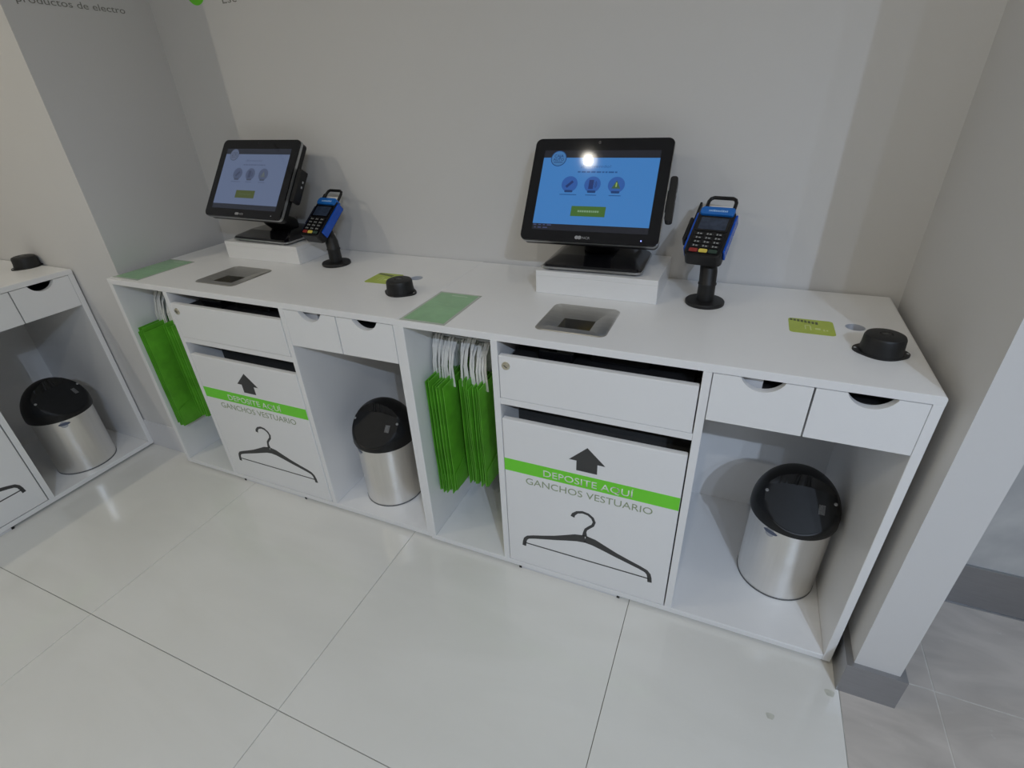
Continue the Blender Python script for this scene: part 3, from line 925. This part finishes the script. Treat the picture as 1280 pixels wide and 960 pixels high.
def terminal(label, base, o, yaw, tilt, dim, zr):
    """monitor on a low black base; o is the lower front edge middle, in world coordinates"""
    bx, by = base
    t = tag(empty('checkout_monitor', (bx, by, zr), yaw), label, 'monitor', 'touch-screen checkout monitors')
    rel = Matrix.Translation((bx, by, zr)) @ Matrix.Rotation(yaw, 4, 'Z')
    F = rel.inverted() @ tilt_frame(Vector(o), yaw, tilt)
    w, h = 0.415, 0.320
    hd = obj('display_housing', slab(-w / 2 + 0.003, w / 2 - 0.003, 0.003, h - 0.003, -0.036, -0.016, 0.016, M=F), M_['black'], t, True)
    obj('silver_edge', slab(-w / 2, w / 2, 0, h, -0.0155, -0.006, 0.018, M=F), M_['silver'], hd, True)
    gl = obj('front_glass', slab(-w / 2 + 0.0012, w / 2 - 0.0012, 0.0012, h - 0.0012, -0.0058, 0.0, 0.017, 0.0012, M=F), M_['gloss'], t)
    # back bulge, neck
    obj('rear_cover', slab(-0.14, 0.14, 0.04, h - 0.05, -0.066, -0.0362, 0.03, M=F), M_['black'], t, True)
    up = F.to_3x3() @ Vector((0, 1, 0))
    back = F @ Vector((0, 0.10, -0.060))
    nk = tube([back, (back.x * 0.5, (back.y + 0.03) * 0.75, back.z * 0.5), (0.0, 0.05, 0.03)], [0.038, 0.034, 0.045], 16, flat=1.3)
    obj('neck', nk, M_['black'], t, True)
    # base with silver rim and feet
    b0 = slab(-0.155, 0.155, -0.115, 0.115, 0.006, 0.0125, 0.02)
    bo = obj('base_rim', b0, M_['silver'], t, True)
    bb = bmesh.new()
    lo = [bb.verts.new((x, y, 0.0127)) for x, y in rrect(-0.153, 0.153, -0.113, 0.113, 0.02)]
    md = [bb.verts.new((x, y, 0.019)) for x, y in rrect(-0.149, 0.149, -0.109, 0.112, 0.02)]
    hi = [bb.verts.new((x, y, 0.034)) for x, y in rrect(-0.118, 0.118, -0.050, 0.100, 0.02)]
    n = len(lo)
    for p, q in ((lo, md), (md, hi)):
        for i in range(n): bb.faces.new((p[i], p[(i + 1) % n], q[(i + 1) % n], q[i]))
    bb.faces.new(lo[::-1])
    bb.faces.new(hi)
    obj('base', bb, M_['gloss'], t, True)
    for sx in (-1, 1):
        for sy in (-1, 1):
            obj('foot', lathe([(0.012, 0.0), (0.012, 0.006)], 16, M=Matrix.Translation((sx * 0.128, sy * 0.09, 0))), M_['black'], bo, True)
    # card reader on the right edge
    rd = obj('card_reader', slab(w / 2 + 0.001, w / 2 + 0.022, 0.085, 0.215, -0.050, -0.018, 0.008, M=F), M_['black'], t, True)
    obj('reader_arm', B(w / 2 - 0.03, w / 2 + 0.004, 0.12, 0.18, -0.047, -0.0365, M=F), M_['black'], rd)
    for yy in (0.145, 0.165):
        obj('reader_light', B(w / 2 + 0.0222, w / 2 + 0.0228, yy, yy + 0.008, -0.040, -0.034, M=F), M_['badgegrey'], rd)
    # marks on the glass
    obj('camera_eye', prism(circle(-0.008, h * 0.955, 0.0045, 20), 0.0, 0.0004, M=F), M_['lens'], gl)
    obj('status_light', prism(circle(w * 0.38, h * 0.045, 0.0018, 12), 0.0, 0.0005, M=F), M_['led'] if not dim else M_['badgegrey'], gl)
    lg = prism(circle(-0.030, h * 0.047, 0.0055, 20), 0.0, 0.0004)
    prism(circle(-0.021, h * 0.047, 0.0055, 20), 0.0, 0.0004, bm=lg)
    merge(lg, text_bm('NCR', -0.013, 0.010, h * 0.047 - 0.0038, h * 0.047 + 0.0038, z=0.0001, bold=0.01))
    obj('maker_mark', lg, M_['keymark2'], gl, M=F)
    # display picture
    k = 'dim_' if dim else ''
    X = lambda u: -w / 2 + u * w
    Y = lambda v: v * h
    x0, x1, yb, yt = X(0.082), X(0.918), Y(0.105), Y(0.880)
    yA, yB = Y(0.165), Y(0.808)
    sc = obj('screen', B(x0, x1, yb, yt, 0.0001, 0.0005, M=F), M_[k + 'bar'], t)
    z = 0.0005
    obj('page', B(x0, x1, yA, yB, z, z + 0.0002, M=F), M_[k + 'page'], sc)
    z1 = z + 0.0002
    lx, ly = X(0.196), Y(0.800)
    obj('emblem', prism(circle(lx, ly, 0.0245, 36), z1, z1 + 0.0002, M=F), M_[k + 'ink'], sc)
    obj('emblem_disc', prism(circle(lx, ly, 0.0222, 36), z1 + 0.0002, z1 + 0.0004, M=F), M_[k + 'disc0'], sc)
    et = text_bm('CAJA', lx - 0.0145, lx + 0.0145, ly + 0.0035, ly + 0.0125, z=z1 + 0.0004, ext=0.0001, bold=0.01)
    merge(et, text_bm('AUTO', lx - 0.0165, lx + 0.0165, ly - 0.0075, ly + 0.0015, z=z1 + 0.0004, ext=0.0001, bold=0.01))
    B(lx - 0.014, lx + 0.014, ly - 0.013, ly - 0.011, z1 + 0.0004, z1 + 0.0005, bm=et)
    obj('emblem_lettering', et, M_[k + 'ink'], sc, M=F)
    obj('heading', text_bm('¡Bienvenido!', X(0.375), X(0.59), Y(0.714), Y(0.739), z=z1, ext=0.0001), M_[k + 'text'], sc, M=F)
    # unreadable small print as broken lines
    ln = None
    rs = random.Random(3)
    x = X(0.355)
    while x < X(0.63):
        l = 0.006 + rs.random() * 0.012
        ln = B(x, min(x + l, X(0.64)), Y(0.664), Y(0.678), z1, z1 + 0.0001, bm=ln)
        x += l + 0.003
    obj('subheading', ln, M_[k + 'text'], sc, M=F)
    for i, u in enumerate((0.31, 0.478, 0.648)):
        cx, cy = X(u), Y(0.552)
        ic = obj('icon', prism(circle(cx, cy, 0.0245, 32), z1, z1 + 0.0002, M=F), M_[k + 'icon'], sc)
        ic2 = z1 + 0.0002
        if i == 0:
            pb = B(-0.004, 0.004, -0.013, 0.013, ic2, ic2 + 0.0001, M=Matrix.Translation((cx, cy, 0)) @ Matrix.Rotation(-0.8, 4, 'Z'))
            obj('icon_drawing', pb, M_[k + 'draw'], sc, M=F)
        elif i == 1:
            pb = B(cx - 0.011, cx + 0.003, cy - 0.014, cy + 0.014, ic2, ic2 + 0.0001)
            for q in (0.009, 0.013):
                stroke([(cx + q * math.cos(a), cy + q * 1.1 * math.sin(a)) for a in (-0.8, -0.3, 0.3, 0.8)], 0.0018, ic2, ic2 + 0.0001, bm=pb)
            obj('icon_drawing', pb, M_[k + 'draw'], sc, M=F)
        else:
            obj('icon_drawing', prism([(cx, cy + 0.014), (cx - 0.013, cy - 0.011), (cx + 0.013, cy - 0.011)], ic2, ic2 + 0.0001, M=F), M_[k + 'olive'], sc)
            obj('icon_bolt', B(cx - 0.0018, cx + 0.0018, cy - 0.006, cy + 0.007, ic2 + 0.0001, ic2 + 0.0002, M=F), M_[k + 'lime'], sc)
        obj('icon_tab', slab(cx - 0.0125, cx + 0.0125, cy - 0.0255, cy - 0.0185, ic2, ic2 + 0.0002, 0.003, M=F), M_[k + 'ink'], sc)
        hw = (0.026, 0.0165, 0.0175)[i]
        obj('icon_caption', B(cx - hw, cx + hw, cy - 0.0335, cy - 0.0310, z1, z1 + 0.0001, M=F), M_[k + 'text'], sc)
    bu = obj('button', B(X(0.478) - 0.0515, X(0.478) + 0.0515, Y(0.295) - 0.0155, Y(0.295) + 0.0155, z1, z1 + 0.0002, M=F), M_[k + 'button'], sc)
    x = X(0.478) - 0.031
    ln = None
    rs = random.Random(5)
    while x < X(0.478) + 0.031:
        l = 0.003 + rs.random() * 0.003
        ln = B(x, x + l, Y(0.295) - 0.0028, Y(0.295) + 0.003, z1 + 0.0002, z1 + 0.0003, bm=ln)
        x += l + 0.0014
    obj('button_text', ln, M_[k + 'btext'], sc, M=F)
    ln = None
    rs = random.Random(9)
    for row, v in enumerate((0.148, 0.122)):
        x = x0 + 0.003 + 0.004 * row
        while x < x0 + 0.052:
            l = 0.005 + rs.random() * 0.010
            ln = B(x, x + l, Y(v), Y(v) + 0.003, z, z + 0.0001, bm=ln)
            x += l + 0.006
    obj('footer_text', ln, M_[k + 'foot'], sc, M=F)
    return t


M_['lens'] = mat('camera_lens', (0.03, 0.03, 0.035), 0.1, noise=(50, 0.2))
M_['led'] = emis('blue_led', (0.25, 0.3, 1.0), 3.0)
M_['keymark2'] = mat('maker_grey', (0.32, 0.32, 0.33), 0.4, noise=(20, 0.1))
cols = dict(bar=(0.010, 0.011, 0.016), page=(0.042, 0.17, 0.43), ink=(0.008, 0.035, 0.13), disc0=(0.045, 0.15, 0.34), text=(0.012, 0.07, 0.22), icon=(0.022, 0.085, 0.30), draw=(0.012, 0.03, 0.13), olive=(0.04, 0.09, 0.05), lime=(0.25, 0.36, 0.08), button=(0.045, 0.115, 0.022), btext=(0.16, 0.27, 0.16), foot=(0.05, 0.06, 0.14))
dims = dict(bar=(0.014, 0.017, 0.026), page=(0.094, 0.124, 0.205), ink=(0.04, 0.052, 0.085), disc0=(0.085, 0.105, 0.165), text=(0.062, 0.08, 0.14), icon=(0.055, 0.072, 0.125), draw=(0.035, 0.045, 0.085), olive=(0.07, 0.085, 0.10), lime=(0.10, 0.12, 0.12), button=(0.050, 0.066, 0.020), btext=(0.06, 0.08, 0.035), foot=(0.02, 0.024, 0.036))  # same page, with the fading of an oblique view put into the colours
for k, c in cols.items(): M_[k] = emis('screen_' + k, c)
for k, c in dims.items(): M_['dim_' + k] = emis('dim_screen_' + k, c)

terminal('black touch-screen monitor with bright blue page on the near counter', (0.477, 0.462), (0.470, 0.328, 1.0705), 0.028, 0.604, False, ZT + RH + 0.0003)
terminal('black touch-screen monitor with page greyed as seen obliquely on the middle counter', (-0.897, 0.488), (-0.898, 0.318, 1.083), -0.040, 0.645, True, ZT + RH - 0.003 + 0.0003)


# ------------------------------------------------------------------ card payment terminals
def card_terminal(label, base, o, yaw, tilt):
    bx, by = base
    t = tag(empty('card_terminal', (bx, by, ZT)), label, 'card terminal', 'card terminals on posts')
    F = Matrix.Translation((-bx, -by, -ZT)) @ tilt_frame(Vector(o), yaw, tilt)
    w, h = 0.100, 0.170
    obj('post_base', lathe([(0.0, 0.0), (0.054, 0.0), (0.055, 0.002), (0.055, 0.008), (0.053, 0.0105), (0.026, 0.0125), (0.0, 0.0125)], 48, cap=False), M_['matte'], t, True)
    c = F @ Vector((0, h * 0.42, -0.052))
    po = obj('post', tube([(0, 0, 0.0126), (0, 0, 0.058), (0, 0, 0.0582), (0, 0, 0.062), (0, 0, 0.0622), (c.x * 0.12, c.y * 0.12, max(0.085, c.z * 0.62)), c], [0.0245, 0.0235, 0.0255, 0.0255, 0.0235, 0.024, 0.020], 28), M_['matte'], t, True)
    obj('cradle', slab(-0.034, 0.034, 0.02, h - 0.02, -0.050, -0.0405, 0.012, M=F), M_['matte'], po, True)
    bd = obj('terminal_body', slab(-w / 2, w / 2, 0, h, -0.040, 0.0, 0.014, 0.003, M=F), M_['black'], t)
    for sg in (-1, 1):
        x0, x1 = (w / 2 + 0.0003, w / 2 + 0.006) if sg > 0 else (-w / 2 - 0.006, -w / 2 - 0.0003)
        obj('blue_side', slab(x0, x1, 0.022, h - 0.010, -0.034, -0.004, 0.0028, 0.002, M=F), M_['blue'], bd)
    cap = obj('printer_cover', slab(-w / 2 + 0.004, w / 2 - 0.004, h - 0.024, h + 0.004, -0.020, 0.007, 0.006, 0.003, M=F), M_['bluecap'], bd)
    mk = None
    rs = random.Random(4)
    x = -0.024
    while x < 0.024:
        l = 0.0025 + rs.random() * 0.0022
        mk = B(x, x + l, h - 0.014, h - 0.0085 + rs.random() * 0.002, 0.007, 0.0073, bm=mk)
        x += l + 0.0012
    obj('cover_mark', mk, M_['lightblue'], cap, M=F)
    obj('paper', B(-0.030, 0.030, h + 0.004, h + 0.026, -0.012, -0.0115, M=F), M_['handle'], bd)
    # carrying loop above the printer
    hl = tube([(-0.038, h - 0.004, -0.010), (-0.038, h + 0.036, -0.006), (-0.034, h + 0.046, -0.005), (-0.026, h + 0.050, -0.004), (0.026, h + 0.050, -0.004), (0.034, h + 0.046, -0.005), (0.038, h + 0.036, -0.006), (0.038, h - 0.004, -0.010)], 0.0052, 10, M=F)
    obj('loop_handle', hl, M_['black'], bd, True)
    # stylus arm on the left
    obj('side_arm', slab(-w / 2 - 0.013, -w / 2 - 0.0065, h * 0.42, h + 0.040, -0.026, -0.014, 0.003, M=F), M_['black'], bd, True)
    obj('side_pocket', slab(-w / 2 - 0.022, -w / 2 - 0.0132, h * 0.36, h * 0.86, -0.036, -0.012, 0.004, M=F), M_['black'], bd, True)
    # display
    obj('screen_bezel', slab(-0.044, 0.044, 0.088, h - 0.027, 0.0, 0.0018, 0.004, M=F), M_['gloss'], bd, True)
    obj('display', B(-0.037, 0.037, 0.094, h - 0.033, 0.0018, 0.0022, M=F), M_['lcd'], bd)
    # keypad
    kp = obj('keypad', slab(-0.043, 0.043, 0.008, 0.084, 0.0, 0.0015, 0.005, M=F), M_['gloss'], bd, True)
    for r in range(4):
        for cc in range(3):
            x, y = -0.026 + cc * 0.026, 0.076 - r * 0.0145
            kk = obj('key', slab(x - 0.011, x + 0.011, y - 0.0055, y + 0.0055, 0.0015, 0.0035, 0.003, 0.0008, M=F), M_['black'], kp)
            mk = B(x - 0.006, x - 0.002, y - 0.003, y + 0.003, 0.0035, 0.0037)
            B(x + 0.001, x + 0.007, y - 0.0025, y + 0.0015, 0.0035, 0.0037, bm=mk)
            obj('key_mark', mk, M_['keymark'], kp, M=F)
    for cc, mm in enumerate(('red', 'yellow', 'greenkey')):
        x, y = -0.026 + cc * 0.026, 0.0165
        obj('key', slab(x - 0.0115, x + 0.0115, y - 0.0058, y + 0.0058, 0.0015, 0.0037, 0.003, 0.0008, M=F), M_[mm], kp)


card_terminal('black and blue card terminal on a post, near counter', (0.818, 0.392), (0.793, 0.340, 1.053), -0.162, 0.98)
card_terminal('black and blue card terminal on a post, middle counter', (-0.559, 0.414), (-0.618, 0.361, 1.020), -0.10, 0.90)
